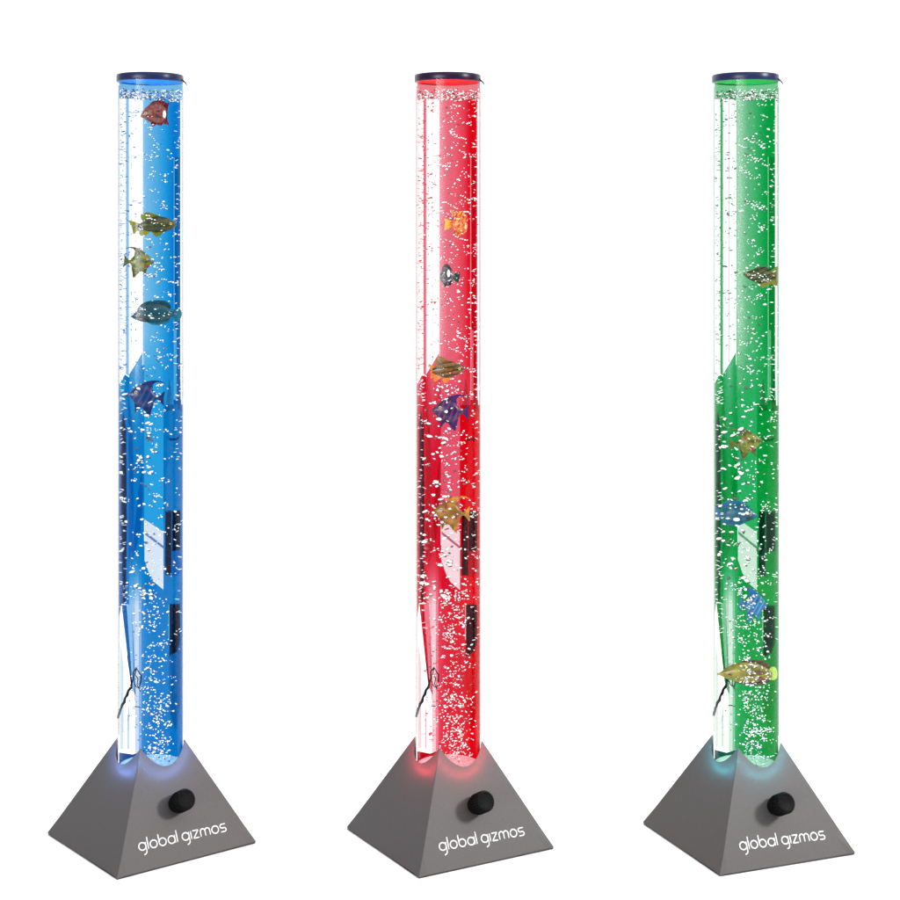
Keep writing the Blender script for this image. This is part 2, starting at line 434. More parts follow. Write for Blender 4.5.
def make_lid(parent, c, mt):
    zb, zt = Z_LIDB, Z_LIDT; rl = .0402; m = MB(); off = -.0012
    m.lathe([(rl-.0022, zb+.0008), (rl-.0012, zb), (rl-.0003, zb+.0002), (rl, zb+.0012), (rl, zt-.0016), (rl-.0006, zt-.0004), (rl-.002, zt), (.0001, zt+.0002)], 96)
    for i in range(len(m.v)): x, y, z = m.v[i]; m.v[i] = (x+off, y, z)
    o = m.build('lid', mt, parent)
    m = MB()
    m.lathe([(.0001, zb+.0012), (rl-.0024, zb+.0012), (rl-.0021, zb+.0004)], 64)
    for i in range(len(m.v)): x, y, z = m.v[i]; m.v[i] = (x+off, y, z)
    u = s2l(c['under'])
    m.build('lid_underside', principled('lid_underside', u, .5, 0, .5, 700, tuple(min(1, v*1.7+.02) for v in u), emis=u, estr=.55), o)  # coloured light on the underside put in as its colour and emission
    # little spur at the right end of the rim
    m = MB(); p = [(.0365, -.012, zb+.003), (.0390, -.011, zb+.0012), (.0413, -.010, zb-.0006), (.0432, -.009, zb-.0036)]
    m.tube(p, [.0012, .0011, .0008, .0005], 8)
    m.build('lid_tab', mt, o)
    return o
def make_reflection_stroke(parent):  # black branching reflection in the tube, built as solid strokes
    m = MB()
    def P(x, y): d = -.55; dx = (x-151.5); dep = R*d*.9; return Vector((xpx(dx, dep), dep - abs(dx)*0, zpx(y, dep)))
    def T(pts, r):
        pp = []
        for x, y in pts:
            dx = (x-151.5)*D/F; dep = -math.sqrt(max(0, (R*.93)**2-dx*dx))*-.25
            pp.append(Vector(((x-151.5)*(D+dep)/F, dep, zpx(y, dep))))
        m.tube(pp, [v*1.45*D/F for v in r], 7)
    T([(119, 717), (120.5, 711), (122, 707), (123, 704), (125.3, 701), (126, 697), (128, 694), (129, 690), (131.6, 687), (132.2, 683)], [1.0, 1.0, .8, 1.05, 1.1, .8, 1.15, .9, 1.1, .7])
    T([(132.2, 683), (131, 675), (129.5, 665), (128, 655)], [.5, .35, .3, .2])
    T([(132, 684), (134, 678), (133.4, 672), (137, 667.5), (139, 671), (141.5, 675), (141, 682), (139.5, 688), (136.5, 686), (134.5, 681)], [.5, .55, .4, .7, .35, .5, .55, .4, .35, .3])
    T([(137, 668), (135.5, 674), (138.5, 678), (137.5, 684), (141, 691)], [.4, .3, .4, .3, .35])
    T([(134, 706), (137, 706), (141, 707)], [.25, .35, .2])
    T([(134, 706), (130, 715), (126, 724)], [.18, .15, .1])
    return m.build('reflection_stroke', M_reflection_stroke, parent)

def bubble_verts(rx, rz, rnd):
    vs, fs = ICO; s = rnd.random()*100; out = []
    tilt = rnd.uniform(-.5, .5); ct, st = math.cos(tilt), math.sin(tilt)
    for v in vs:
        k = 1+.55*noise.noise(v*1.3+Vector((s, s*.3, 0)))
        x, y, z = v.x*rx*k, v.y*min(rx, rz)*k, v.z*rz*k
        out.append(Vector((x*ct-z*st, y, x*st+z*ct)))
    return out, fs
def make_bubbles(parent, c, n, seed, lay):
    rnd = random.Random(seed); B = []
    bl = s2l(c['bub'])
    mw = principled('bubble_'+lay, (.93, .95, .96), .12, 0, .8, coat=.5)
    nt = mw.node_tree; p = next(n for n in nt.nodes if n.type == 'BSDF_PRINCIPLED'); out = next(n for n in nt.nodes if n.type == 'OUTPUT_MATERIAL')
    t = nt.nodes.new('ShaderNodeBsdfTransparent'); t.inputs[0].default_value = (*[.30+.35*v for v in bl], 1)
    lw = nt.nodes.new('ShaderNodeLayerWeight'); lw.inputs[0].default_value = .5
    r = nt.nodes.new('ShaderNodeMapRange'); r.inputs['From Min'].default_value = .30; r.inputs['From Max'].default_value = .52
    mx = nt.nodes.new('ShaderNodeMixShader')
    nt.links.new(lw.outputs['Facing'], r.inputs['Value']); nt.links.new(r.outputs[0], mx.inputs[0])
    nt.links.new(p.outputs[0], mx.inputs[1]); nt.links.new(t.outputs[0], mx.inputs[2]); nt.links.new(mx.outputs[0], out.inputs[0])
    mc = principled('bubble_tinted_'+lay, bl, .15, 0, .8, coat=.6)
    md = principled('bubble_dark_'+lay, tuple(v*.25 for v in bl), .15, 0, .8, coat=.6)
    def put(x, y, rx, rz, k):
        X = x*D/F; lim = math.sqrt(max(1e-8, (R*.90)**2-X*X))
        dep = -lim*rnd.uniform(.35, .98)
        B.append((max(rx, rz), Vector((x*(D+dep)/F, dep, zpx(y, dep))), rx*D/F, rz*D/F, k))
    # rising stream: count per row band follows the photo
    for i in range(n):
        t = rnd.random()
        if t < .36: y = rnd.uniform(590, 758); x = rnd.gauss(6 if y > 640 else 3, 10 - 1.5*(y > 700))
        elif t < .66: y = rnd.uniform(385, 600); x = rnd.uniform(-30, 30) if rnd.random() < .55 else rnd.gauss(2, 11)
        else: y = rnd.uniform(103, 390); x = rnd.gauss(8, 10) if rnd.random() < .5 else rnd.uniform(-31, 31)
        if abs(x) > 31: continue
        white_zone = (x < -10 and y < 375) or (x < -9 and y > 640)
        r = rnd.choice([.5, .6, .7, .8, .9, 1.05, 1.3]) * (1.65 if 385 < y < 600 and x < 2 else .95)
        fl = rnd.uniform(.45, .85)
        kind = (rnd.choice([1, 1, 1, 2]) if rnd.random() < .8 else 0) if white_zone else (0 if rnd.random() < .84 else 2)
        if white_zone: r *= 1.05
        put(x, y, r*rnd.uniform(.9, 1.7), r*fl*1.1, kind)
        if kind == 0 and rnd.random() < .55:   # dark blob below, the bubble's shaded side put in as a shape
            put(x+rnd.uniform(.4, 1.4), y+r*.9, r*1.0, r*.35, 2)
        # clustered trail
        if rnd.random() < .22:
            for q in range(rnd.randint(2, 5)):
                put(max(-31, min(31, x+rnd.uniform(-5, 5))), y+rnd.uniform(-2.5, 2.5), rnd.uniform(.4, .9), rnd.uniform(.3, .6), 0 if not white_zone else 1)
    # slanted chains of tiny bubbles in the upper part
    for q in range(9):
        y = rnd.uniform(120, 370); x = rnd.uniform(-8, 12)
        for i in range(rnd.randint(5, 8)):
            put(x+i*2.2, y+i*rnd.uniform(.6, 1.2)+rnd.uniform(-.5, .5), rnd.uniform(.7, 1.4), rnd.uniform(.4, .8), rnd.choice([0, 0, 0, 2]))
    # streaks that cling to the wall
    for q in range(300):
        side = rnd.choice([-1, -1, -1, 1]); y = rnd.uniform(105, 400) if rnd.random() < .7 else rnd.uniform(400, 640)
        x = side*rnd.uniform(24, 30.5)
        put(x, y, rnd.uniform(1.0, 2.4), rnd.uniform(.22, .4), 1 if (side < 0 and y < 375) else 0)
    for q in range(150):
        x = rnd.uniform(-31, -10.5); y = rnd.uniform(104, 350-(x+10)*-1)
        r = rnd.uniform(.45, 1.2); put(x, y, r*rnd.uniform(1, 1.8), r*rnd.uniform(.3, .7), rnd.choice([1, 1, 2]))
    for q in range(90 if lay == 'red' else 35):
        x = rnd.uniform(-24, -8); y = rnd.uniform(620, 748); r = rnd.uniform(.4, 1.0)
        put(x, y, r*rnd.uniform(1, 1.5), r*rnd.uniform(.4, .8), rnd.choice([1, 1, 2, 0]))
    # foam under the lid and at the water surface
    for q in range(330):
        x = rnd.uniform(-30.5, 30.5); y = rnd.gauss(95.0, 3.2)
        if y < 89 or y > 102: continue
        put(x, y, rnd.uniform(.6, 1.5), rnd.uniform(.4, 1.0), rnd.choice([0, 0, 0, 1, 2]))
    # fizz where the bubbles start
    for q in range(150):
        x = rnd.gauss(8, 8); y = rnd.uniform(690, 766)
        if abs(x) < 28: put(x, y, rnd.uniform(.5, 1.15), rnd.uniform(.4, .9), rnd.choice([0, 0, 0, 0, 2]))
    B.sort(key=lambda b: -b[0]*b[3])
    rest = MB()
    for i, (_, p, rx, rz, k) in enumerate(B):
        vs, fs = bubble_verts(rx, rz, rnd)
        if i < 100:
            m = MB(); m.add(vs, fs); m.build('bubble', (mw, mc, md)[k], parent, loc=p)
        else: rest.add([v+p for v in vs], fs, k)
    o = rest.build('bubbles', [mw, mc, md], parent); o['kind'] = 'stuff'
    return o

def lamp(px, heading, key, label, seed, nb):
    c = PAL[key]
    root = bpy.data.objects.new('bubble_lamp', None); COL.objects.link(root)
    root.location = ((px-450)*D/F-.0006, 0, 0); root.rotation_euler = (0, 0, heading)
    root.empty_display_size = .05
    root['label'] = label; root['category'] = 'bubble lamp'; root['group'] = 'bubble tube lamps on pyramid bases'
    b = make_base(root); make_letters(b); make_knob(root); make_tube(root)
    colour_column(root, c); make_bottom(root, c); make_lid(root, c, M_lid_r if key == 'red' else M_lid); make_reflection_stroke(root)
    make_bubbles(root, c, nb, seed, key)
    # the coloured glow of the LEDs that spills on the metal beside the tube
    for k, en in ((0, 1.0), (1, 1.0)):
        out, e, up, n = face_frame(k)
        for s, w in [(-.74+.148*i_, .21+.10*abs(i_-5)/5) for i_ in range(11)]:
            ang = math.atan2(out.x, -out.y)+s
            p = Vector((math.sin(ang), -math.cos(ang), 0))*(R+.014)
            zf = ZA*(1-(R+.014)*math.cos(s)/AP)
            L = bpy.data.lights.new('led_glow', 'POINT'); L.energy = GLOW*w*c.get('glowk', 1); L.color = c['glow']; L.shadow_soft_size = 0
            lo = bpy.data.objects.new('led_glow', L); COL.objects.link(lo); lo.parent = root
            lo.location = p + Vector((0, 0, zf+.023))
    return root
GLOW = .031

LAMPS = {'blue': (151.5, .146), 'red': (449.1, 0.0), 'green': (746.9, -.146)}
roots = {}
roots['blue'] = lamp(*LAMPS['blue'], 'blue', 'tall bubble lamp with blue water and five toy fish on grey pyramid base', 11, 640)
roots['red'] = lamp(*LAMPS['red'], 'red', 'tall bubble lamp with red water and five toy fish on grey pyramid base', 23, 1000)
roots['green'] = lamp(*LAMPS['green'], 'green', 'tall bubble lamp with green water and five toy fish on grey pyramid base', 37, 950)

# ------------------------------------------------------------------ fish
FK = .6
def fish_mat(name, c1, c2, stripes=0, sc=1., c3=None, rough=.3, k=None):
    FK = (k or .6)*.78
    m, nt, out = mat(name)
    p = nt.nodes.new('ShaderNodeBsdfPrincipled'); p.inputs['Roughness'].default_value = rough
    tc = nt.nodes.new('ShaderNodeTexCoord'); nz = nt.nodes.new('ShaderNodeTexNoise')
    nz.inputs['Scale'].default_value = 180*sc; nz.inputs['Detail'].default_value = 3
    r = nt.nodes.new('ShaderNodeValToRGB'); r.color_ramp.elements[0].position = .38; r.color_ramp.elements[1].position = .62
    r.color_ramp.elements[0].color = (*[v*FK for v in s2l(c1)], 1); r.color_ramp.elements[1].color = (*[v*FK for v in s2l(c2)], 1)
    nt.links.new(tc.outputs['Object'], nz.inputs['Vector']); nt.links.new(nz.outputs[0], r.inputs[0])
    last = r.outputs[0]
    if stripes:
        mp = nt.nodes.new('ShaderNodeMapping'); mp.inputs['Rotation'].default_value = (0, math.radians(stripes), 0)
        wv = nt.nodes.new('ShaderNodeTexWave'); wv.bands_direction = 'Z'; wv.inputs['Scale'].default_value = 62*sc; wv.inputs['Distortion'].default_value = 1.5
        wv.inputs['Detail'].default_value = 1
        r2 = nt.nodes.new('ShaderNodeValToRGB'); r2.color_ramp.elements[0].position = .72; r2.color_ramp.elements[1].position = .86
        mx = nt.nodes.new('ShaderNodeMixRGB'); mx.inputs[2].default_value = (*[v*FK for v in s2l(c3)], 1)
        nt.links.new(tc.outputs['Object'], mp.inputs[0]); nt.links.new(mp.outputs[0], wv.inputs['Vector'])
        nt.links.new(wv.outputs[0], r2.inputs[0]); nt.links.new(r2.outputs[0], mx.inputs[0]); nt.links.new(last, mx.inputs[1]); last = mx.outputs[0]
    nt.links.new(last, p.inputs['Base Color']); nt.links.new(p.outputs[0], out.inputs[0])
    p.inputs['Coat Weight'].default_value = .1; p.inputs['Specular IOR Level'].default_value = .3
    return m
M_eye = principled('fish_eye', (.6, .5, .25), .2); M_pupil = principled('fish_pupil', (.004, .004, .005), .15)
PXM = (D-.03)/F
def spline(pts, n=6):
    out = []
    L = len(pts)
    for i in range(L):
        p0, p1, p2, p3 = pts[(i-1) % L], pts[i], pts[(i+1) % L], pts[(i+2) % L]
        for k in range(n):
            t = k/n
            out.append(tuple(.5*((2*p1[j])+(-p0[j]+p2[j])*t+(2*p0[j]-5*p1[j]+4*p2[j]-p3[j])*t*t+(-p0[j]+3*p1[j]-3*p2[j]+p3[j])*t**3) for j in (0, 1)))
    return out
def body_mesh(prof, thick):
    """prof: list of (x, ztop, zbot) in px from nose to tail root; elliptical sections"""
    P = []
    for i in range(len(prof)-1):
        a = prof[max(0, i-1)]; b = prof[i]; c_ = prof[i+1]; d = prof[min(len(prof)-1, i+2)]
        for k in range(5):
            t = k/5
            P.append(tuple(.5*((2*b[j])+(-a[j]+c_[j])*t+(2*a[j]-5*b[j]+4*c_[j]-d[j])*t*t+(-a[j]+3*b[j]-3*c_[j]+d[j])*t**3) for j in range(3)))
    P.append(prof[-1])
    hm = max(abs(p[1]-p[2]) for p in P)/2
    m = MB(); n = 20; vs = []; fs = []
    for x, zt, zb in P:
        c_ = (zt+zb)/2; h = max(.08, abs(zt-zb)/2); w = max(.08, thick*(h/hm)**.7)
        for i in range(n):
            g = 2*PI*i/n
            sx = math.cos(g)
            vs.append((x*PXM, math.copysign(abs(sx)**1.0, sx)*w*PXM, (c_+h*math.sin(g))*PXM))
    K = len(P)
    for k in range(K-1):
        for i in range(n):
            j = (i+1) % n; fs.append((k*n+i, k*n+j, (k+1)*n+j, (k+1)*n+i))
    fs.append(tuple(range(n))); fs.append(tuple((K-1)*n+i for i in range(n))[::-1])
    m.add(vs, fs); return m
def fin_mesh(poly, th=.7, smooth=True, curve=0.):
    pts = spline(poly, 4) if smooth else poly
    m = MB(); n = len(pts)
    cx = sum(p[0] for p in pts)/n; cz = sum(p[1] for p in pts)/n
    front = [(x*PXM, (-th/2+curve*abs(z))*PXM, z*PXM) for x, z in pts]; back = [(x*PXM, (th/2+curve*abs(z))*PXM, z*PXM) for x, z in pts]
    fs = [tuple(range(n)), tuple(n+i for i in range(n))[::-1]] + [(i, n+i, n+(i+1) % n, (i+1) % n) for i in range(n)]
    m.add(front+back, fs)
    return m
def fish(lampkey, name, px, py, prof, fins, mats, label, eye=None, thick=5.0, ang=0, eye_r=1.3, spots=()):
    """coordinates in picture px relative to (px,py), z up"""
    lx, hd = LAMPS[lampkey]; dx = px-lx
    xs = [p[0] for p in prof] + [p[0] for f_ in fins for p in f_[1]]
    xw = max(abs(dx+min(xs)), abs(dx+max(xs)))*.985*D/F
    dep = -math.sqrt(max((R*.06)**2, (R*.92)**2-xw*xw))*.85      # as far forward as the whole fish fits inside the tube
    root = bpy.data.objects.new(name, None); COL.objects.link(root)
    c = Matrix.Rotation(hd, 4, 'Z') @ Vector((dx*(D+dep)/F, dep, 0))
    root.location = Vector(((lx-450)*D/F-.0006, 0, 0))+c+Vector((0, 0, zpx(py, dep)))
    root.rotation_euler = (0, math.radians(ang), hd); root.empty_display_size = .02
    root['label'] = label; root['category'] = 'toy fish'; root['group'] = 'toy fish floating in the tubes'
    body_mesh(prof, thick).build('body', mats[0], root)
    for nm, poly, mi in fins:
        fin_mesh(poly).build(nm, mats[mi], root, smooth=False)
    if eye:
        for s in (-1, 1):
            ex, ez = eye; y = s*thick*.72*PXM
            m = MB(); vs, fs = ICO; m.add([(v.x*eye_r*PXM, v.y*eye_r*.6*PXM, v.z*eye_r*PXM) for v in vs], fs, 0)
            m.add([(v.x*eye_r*.55*PXM, (v.y*eye_r*.5+s*.45*eye_r)*PXM, v.z*eye_r*.55*PXM) for v in vs], fs, 1)
            o = m.build('eye', [M_eye, M_pupil], root, loc=(ex*PXM, y, ez*PXM))
    for sx, sz, rx, rz, mt in spots:
        if mt is white_sp and rx < 3 and rz < 3: rx *= .6; rz *= .6
        m = MB(); vs, fs = ICO; m.add([(v.x*rx*PXM, v.y*1.0*PXM, v.z*rz*PXM) for v in vs], fs)
        m.build('patch', mt, root, loc=(sx*PXM, -thick*.86*PXM, sz*PXM))
    return root
def angel(lampkey, px, py, w, face, mats, label, ang=0, spots=(), stretch=1.0):
    """angelfish, nose on the left for face=-1; w = body half length in px"""
    s = w/12.; f = 1 if face < 0 else -1
    q = lambda x, z: (x*s*f, z*s*stretch)
    prof = [(-18, 2.4, 1.6), (-15, 5, -1), (-11.5, 8.5, -5), (-6, 12, -9.5), (0, 13.2, -12), (6, 10.5, -11), (10, 6, -6), (13, 2, -2.4), (15.5, 1.5, -2)]
    prof = [(x*s*f, a*s*stretch, b*s*stretch) for x, a, b in prof]
    fins = [('dorsal_fin', [q(-10, 8.5), q(-5, 13), q(2, 16.8), q(10, 18.4), q(17, 17.6), q(22, 14.5), q(17, 16.4), q(11.5, 16.4), q(8.2, 13.5), q(8, 8), q(0, 8)], 1),
            ('tail_fin', [q(12.5, .3), q(16, 2.5), q(21, 7.5), q(20.5, 0), q(21, -8), q(16, -3), q(12.5, -1.2)], 1),
            ('anal_fin', [q(-2, -8), q(1, -14), q(6.5, -20), q(8.5, -14), q(9.8, -6), q(5, -6)], 1),
            ('pelvic_fin', [q(-9.5, -5), q(-9, -12), q(-8.4, -17), q(-5.5, -12.5), q(-3, -9)], 1)]
    sp = [(a*s*f, b*s*stretch, c*s, d*s, m) for a, b, c, d, m in spots]
    return fish(lampkey, 'angelfish', px, py, prof, fins, mats, label, eye=(-9*s*f, 5*s*stretch), thick=4.6*s, ang=ang, eye_r=1.5*s, spots=sp)

red_sp = principled('red_patch', s2l((130, 30, 20)), .4); white_sp = principled('white_patch', (.85, .85, .85), .4); dark_sp = principled('dark_patch', (.01, .01, .015), .4)
brown_sp = principled('brown_patch', s2l((95, 45, 25)), .5)
cream = principled('cream_patch', s2l((235, 190, 130)), .4); crimson = fish_mat('crimson_fin', (150, 30, 60), (175, 55, 80), 70, 1.4, (70, 15, 25))
# --- blue lamp
m_b = fish_mat('brown_fish', (118, 52, 50), (160, 90, 84), 0, 1.3, k=.8)
fish('blue', 'toy_fish', 155, 113.5, [(-13.5, -3, -3.6), (-10, 3.5, -5), (-6, 7.5, -7.5), (-1, 11, -9), (5, 11.5, -10), (10, 8, -8), (12.5, 4, -4.5)],
     [('dorsal_fin', [(-4, 9), (0, 12.5), (6, 13.5), (11, 12), (13.5, 8), (10, 5), (4, 8)], 1),
      ('tail_fin', [(8, 6), (12, 10), (15, 11), (13.5, 2), (13.5, -6), (15, -11), (10, -10), (8, -6)], 1),
      ('anal_fin', [(-3, -8), (-1, -13), (2, -11), (7, -12), (9, -9), (4, -7)], 1)],
     [m_b, crimson], 'red-brown toy fish with crimson fins, topmost fish in the blue tube', eye=(-8, 0), spots=[(10.5, -1, 1.6, 4, white_sp), (4.5, 2, 3.0, 1.0, dark_sp), (4.5, -3.5, 3, 1.0, dark_sp)])
m_g = fish_mat('olive_fish', (48, 62, 30), (96, 98, 42), 0, .8); m_gf = fish_mat('green_fin', (110, 140, 40), (150, 150, 50), 0, .8); m_yf = fish_mat('yellow_fin', (190, 180, 50), (160, 165, 60), 0, .8)
fish('blue', 'toy_fish', 157, 225, [(20.5, 1.2, .2), (17.5, 4, -3.2), (11, 7.2, -6.2), (2, 8.8, -7.5), (-7, 7, -6.5), (-13, 3.5, -4.6), (-18, .8, -3)],
     [('tail_fin', [(-16, 1), (-19, 2.5), (-27, 4.5), (-24, -2), (-22.5, -9), (-19, -6.5), (-16, -3)], 2),
      ('dorsal_fin', [(6, 7), (0, 10.5), (-6, 12.5), (-13, 12), (-15.5, 8.5), (-12, 3), (-4, 5)], 1),
      ('anal_fin', [(-6, -5), (-9, -10), (-15, -11), (-17, -7), (-13, -3.5)], 2),
      ('pelvic_fin', [(7, -5), (5, -10), (0, -11.5), (-4, -8), (-1, -5.5)], 1)],
     [m_g, m_gf, m_yf], 'dark olive toy fish with green fins and yellow tail, second from top in blue tube', eye=(14.5, 1.2), spots=[(-2, 1.5, 1.6, .9, white_sp), (8, -.5, 1.2, .8, white_sp)])
m_ol = fish_mat('olive_angel', (150, 155, 60), (70, 85, 38), 0, 1.1, k=.7); m_olf = fish_mat('olive_fin', (75, 88, 45), (120, 125, 50), 0, .8)
angel('blue', 141.2, 262.5, 9.2, 1, [m_ol, m_olf], 'olive green angelfish with red mouth patch, below the yellow-tailed fish in blue tube', ang=6, spots=[(-9, -4, 3.2, 2.0, red_sp), (4, 6, 1.6, 1, white_sp)], stretch=1.05)
m_t = fish_mat('teal_fish', (12, 78, 96), (22, 98, 112), 0, .8); m_tf = fish_mat('teal_fin', (18, 118, 150), (28, 135, 165), 0, .8)
fish('blue', 'toy_fish', 155, 313, [(-23.5, -3, -3.8), (-20, -.5, -6), (-14, 5.5, -8.5), (-5, 9.5, -9.5), (5, 10, -9.5), (13, 6.5, -7.5), (17, 2, -4), (19, 1, -3)],
     [('tail_fin', [(16, .5), (20, 4.5), (25, 4.5), (27.5, -1), (25, -7.5), (20, -7), (16, -2.5)], 1),
      ('dorsal_fin', [(-17, 3), (-13, 9), (-4, 12.5), (8, 12.8), (15, 9.5), (16, 4), (8, 7), (-4, 8)], 0),
      ('anal_fin', [(-9, -7), (-3, -11.5), (6, -12), (14, -10), (15, -5), (6, -6.5)], 1)],
     [m_t, m_tf], 'dark teal oval toy fish facing left, fourth from top in the blue tube', eye=(-15.5, -1), spots=[(-11, -6, 5, 2.2, dark_sp), (1, 4, 2.2, 1.3, white_sp), (-1.5, -5, 2.4, 1.1, white_sp)])
m_ba = fish_mat('navy_angel', (14, 40, 112), (24, 62, 138), 65, .75, (45, 95, 165)); m_baf = fish_mat('navy_fin', (16, 42, 118), (26, 62, 140))
angel('blue', 145.5, 397, 11.3, -1, [m_ba, m_baf], 'dark blue angelfish facing left, lowest fish in the blue tube', ang=4, stretch=1.0)
# --- red lamp
m_o = fish_mat('orange_fish', (240, 150, 80), (205, 60, 30), 0, 1.6, k=1.0); m_of = fish_mat('orange_fin', (225, 95, 45), (245, 170, 90), 60, 1.2, (150, 30, 20), k=1.0); m_oy = fish_mat('amber_tail', (225, 165, 50), (235, 185, 80), k=1.0)
fish('red', 'toy_fish', 458.5, 223, [(9.5, -2, -4), (7.5, 3.5, -8), (2, 8, -10), (-3, 6, -8), (-6, 1.5, -3.5), (-8, .5, -2)],
     [('tail_fin', [(-6, 1), (-9, 3), (-13.5, 4.5), (-12.8, 0), (-13.5, -7), (-9, -5), (-6, -3)], 2),
      ('dorsal_fin', [(-6, 8), (-5.5, 13), (0, 11.5), (5, 11.5), (10, 5), (8, 1), (0, 5)], 1),
      ('anal_fin', [(-5, -5), (-4, -10), (1, -13), (6, -11), (9, -7), (4, -5)], 1)],
     [m_o, m_of, m_oy], 'small orange toy fish with amber tail, topmost fish in the red tube', eye=(5, 0), thick=5, spots=[(0, 4, 2, 1, cream), (7.5, -4, 1.1, 2.6, cream), (1, -2, .8, 1.2, dark_sp)])
m_gr = fish_mat('grey_fish', (70, 62, 82), (150, 145, 150), 0, 1.2); m_grf = fish_mat('grey_fin', (50, 45, 60), (90, 85, 95)); m_gt = fish_mat('dark_green_tail', (18, 80, 66), (30, 95, 78))
fish('red', 'toy_fish', 447.5, 275.5, [(-7.4, -1, -3), (-6, 4.5, -6), (-1.5, 9, -8.5), (3, 6, -6.5), (7, 1.5, -3.5), (9, .6, -2.6)],
     [('tail_fin', [(7, .5), (9, 3), (13, 3.5), (12.6, -2), (11, -7), (7.5, -5), (6.5, -2.4)], 2),
      ('dorsal_fin', [(-5, 6), (-3, 10.5), (0, 11.5), (3, 9), (5, 5), (0, 6)], 1),
      ('anal_fin', [(-4, -6), (-2, -11.5), (0, -10), (4, -9.5), (4, -5)], 1)],
     [m_gr, m_grf, m_gt], 'small grey and white toy fish with dark green tail in the red tube', eye=(-4, 0), thick=4.5, spots=[(1.5, 2, 1.6, 4, white_sp), (2, -5, 2, 1, white_sp)])
m_os = fish_mat('striped_olive', (150, 95, 25), (95, 70, 20), 10, 1.0, (45, 32, 14), k=.9); m_osf = fish_mat('olive_dorsal', (105, 90, 30), (170, 110, 35), k=.8); m_ot = fish_mat('orange_tail', (225, 120, 35), (240, 145, 50), k=.95)
fish('red', 'toy_fish', 448, 369, [(17, .8, -.4), (14, 3, -2.8), (8, 6.5, -6.8), (-1, 8.6, -9), (-8, 5.8, -7), (-13, 2, -5), (-15, 1, -4)],
     [('tail_fin', [(-12, 1), (-15, 3), (-18.5, 4.8), (-16.5, -2.5), (-17, -9.5), (-13.5, -7), (-11.5, -4)], 2),
      ('dorsal_fin', [(4, 6), (-2, 10), (-6, 12.5), (-10, 12), (-11.5, 7), (-9, 3), (-2, 5)], 1),
      ('anal_fin', [(-5, -6), (-8, -10), (-13, -12.5), (-13.5, -8), (-11, -4)], 2), ('pelvic_fin', [(4, -6), (1, -12), (-3, -14), (-5, -10), (-1, -7)], 2)],
     [m_os, m_osf, m_ot], 'striped olive toy fish with orange tail, third from top in the red tube', eye=(12, .6), spots=[(4, -3.5, 2.2, 1.2, red_sp)])
m_pa = fish_mat('purple_angel', (62, 34, 118), (48, 28, 100), 70, .8, (150, 55, 95)); m_paf = fish_mat('purple_fin', (56, 32, 110), (80, 40, 120))
angel('red', 449.2, 412, 11.5, -1, [m_pa, m_paf], 'purple angelfish with pink stripes facing left in the red tube', stretch=1.0)
m_ga = fish_mat('gold_angel', (185, 125, 40), (130, 95, 35), 0, .7, k=.85); m_gaf = fish_mat('gold_fin', (110, 90, 40), (215, 140, 50), 0, .8, k=.9)
angel('red', 450.2, 513.5, 11.5, -1, [m_ga, m_gaf], 'golden brown angelfish with red patches, lowest fish in the red tube', spots=[(-10, -5.5, 3, 1.6, red_sp), (-4, 8, 1.5, 3.5, red_sp), (7, -2, 1.3, 4, red_sp)])
# --- green lamp
m_gs = fish_mat('green_striped', (70, 84, 34), (112, 112, 38), 20, 1.0, (30, 32, 20)); m_gy = fish_mat('yellow_olive_fin', (165, 155, 40), (135, 140, 45))
fish('green', 'toy_fish', 760, 275.5, [(-16.5, 2, .6), (-13.5, 3.6, -2), (-7, 6.2, -6), (1, 7.4, -8), (8, 5, -6), (13, 2.5, -4), (15.5, 1.8, -3.5)],
     [('tail_fin', [(10, 2.5), (13, 6), (17.5, 9.5), (17.8, 0), (17.5, -9.8), (13, -9.5), (10.5, -5)], 1),
      ('anal_fin', [(-1, -6), (1, -11), (4, -12.5), (8, -9.5), (11, -9), (9, -4.5)], 1),
      ('dorsal_fin', [(-7, 5), (-2, 8.5), (4, 9), (11, 6), (6, 4)], 0)],
     [m_gs, m_gy], 'olive striped toy fish with yellow tail facing left, topmost fish in the green tube', eye=(-11.5, 1), spots=[(-5, .6, 1.5, 1, white_sp), (-4.5, -5.5, 1.3, .8, white_sp)])
m_g2 = fish_mat('moss_angel', (150, 155, 55), (75, 88, 32), 0, 1.1, k=.75)
angel('green', 747.2, 443, 10, 1, [m_g2, m_olf], 'mossy yellow angelfish with brown patches facing right in the green tube', ang=-4, spots=[(-5, -7, 2.6, 1.8, red_sp), (2, 6, 1.2, 3, red_sp)])
m_bl = fish_mat('blue_green_fish', (12, 92, 130), (28, 130, 150), 0, .9); m_blf = fish_mat('blue_green_fin', (14, 110, 165), (25, 125, 175))
fish('green', 'toy_fish', 738, 513.5, [(20, -.8, -1.8), (17, 1.4, -5), (10, 7.2, -8), (2, 9.8, -10), (-8, 8.6, -9), (-13, 3.5, -5), (-17, 1, -2.5)],
     [('tail_fin', [(-15, 1), (-18, 4), (-22.5, 5.5), (-22, -1), (-22, -7), (-18, -6), (-15, -3)], 1),
      ('dorsal_fin', [(12, 6), (6, 11.5), (-3, 13), (-12, 12), (-16, 8), (-12, 3), (0, 8)], 1),
      ('anal_fin', [(8, -8), (2, -12), (-6, -12.5), (-14, -10.5), (-14, -5), (-4, -7)], 1)],
     [m_bl, m_blf], 'blue green oval toy fish facing right, third from top in the green tube', eye=(13, 0), spots=[(4, 5, 2.8, 1.6, white_sp), (-1, -5.5, 3.4, 2, white_sp), (11.5, -4.6, 3, 1.4, dark_sp)])
m_bb = fish_mat('bright_blue_angel', (18, 96, 178), (30, 120, 200), 65, 1.0, (70, 180, 215)); m_bbf = fish_mat('bright_blue_fin', (20, 100, 180), (35, 125, 205))
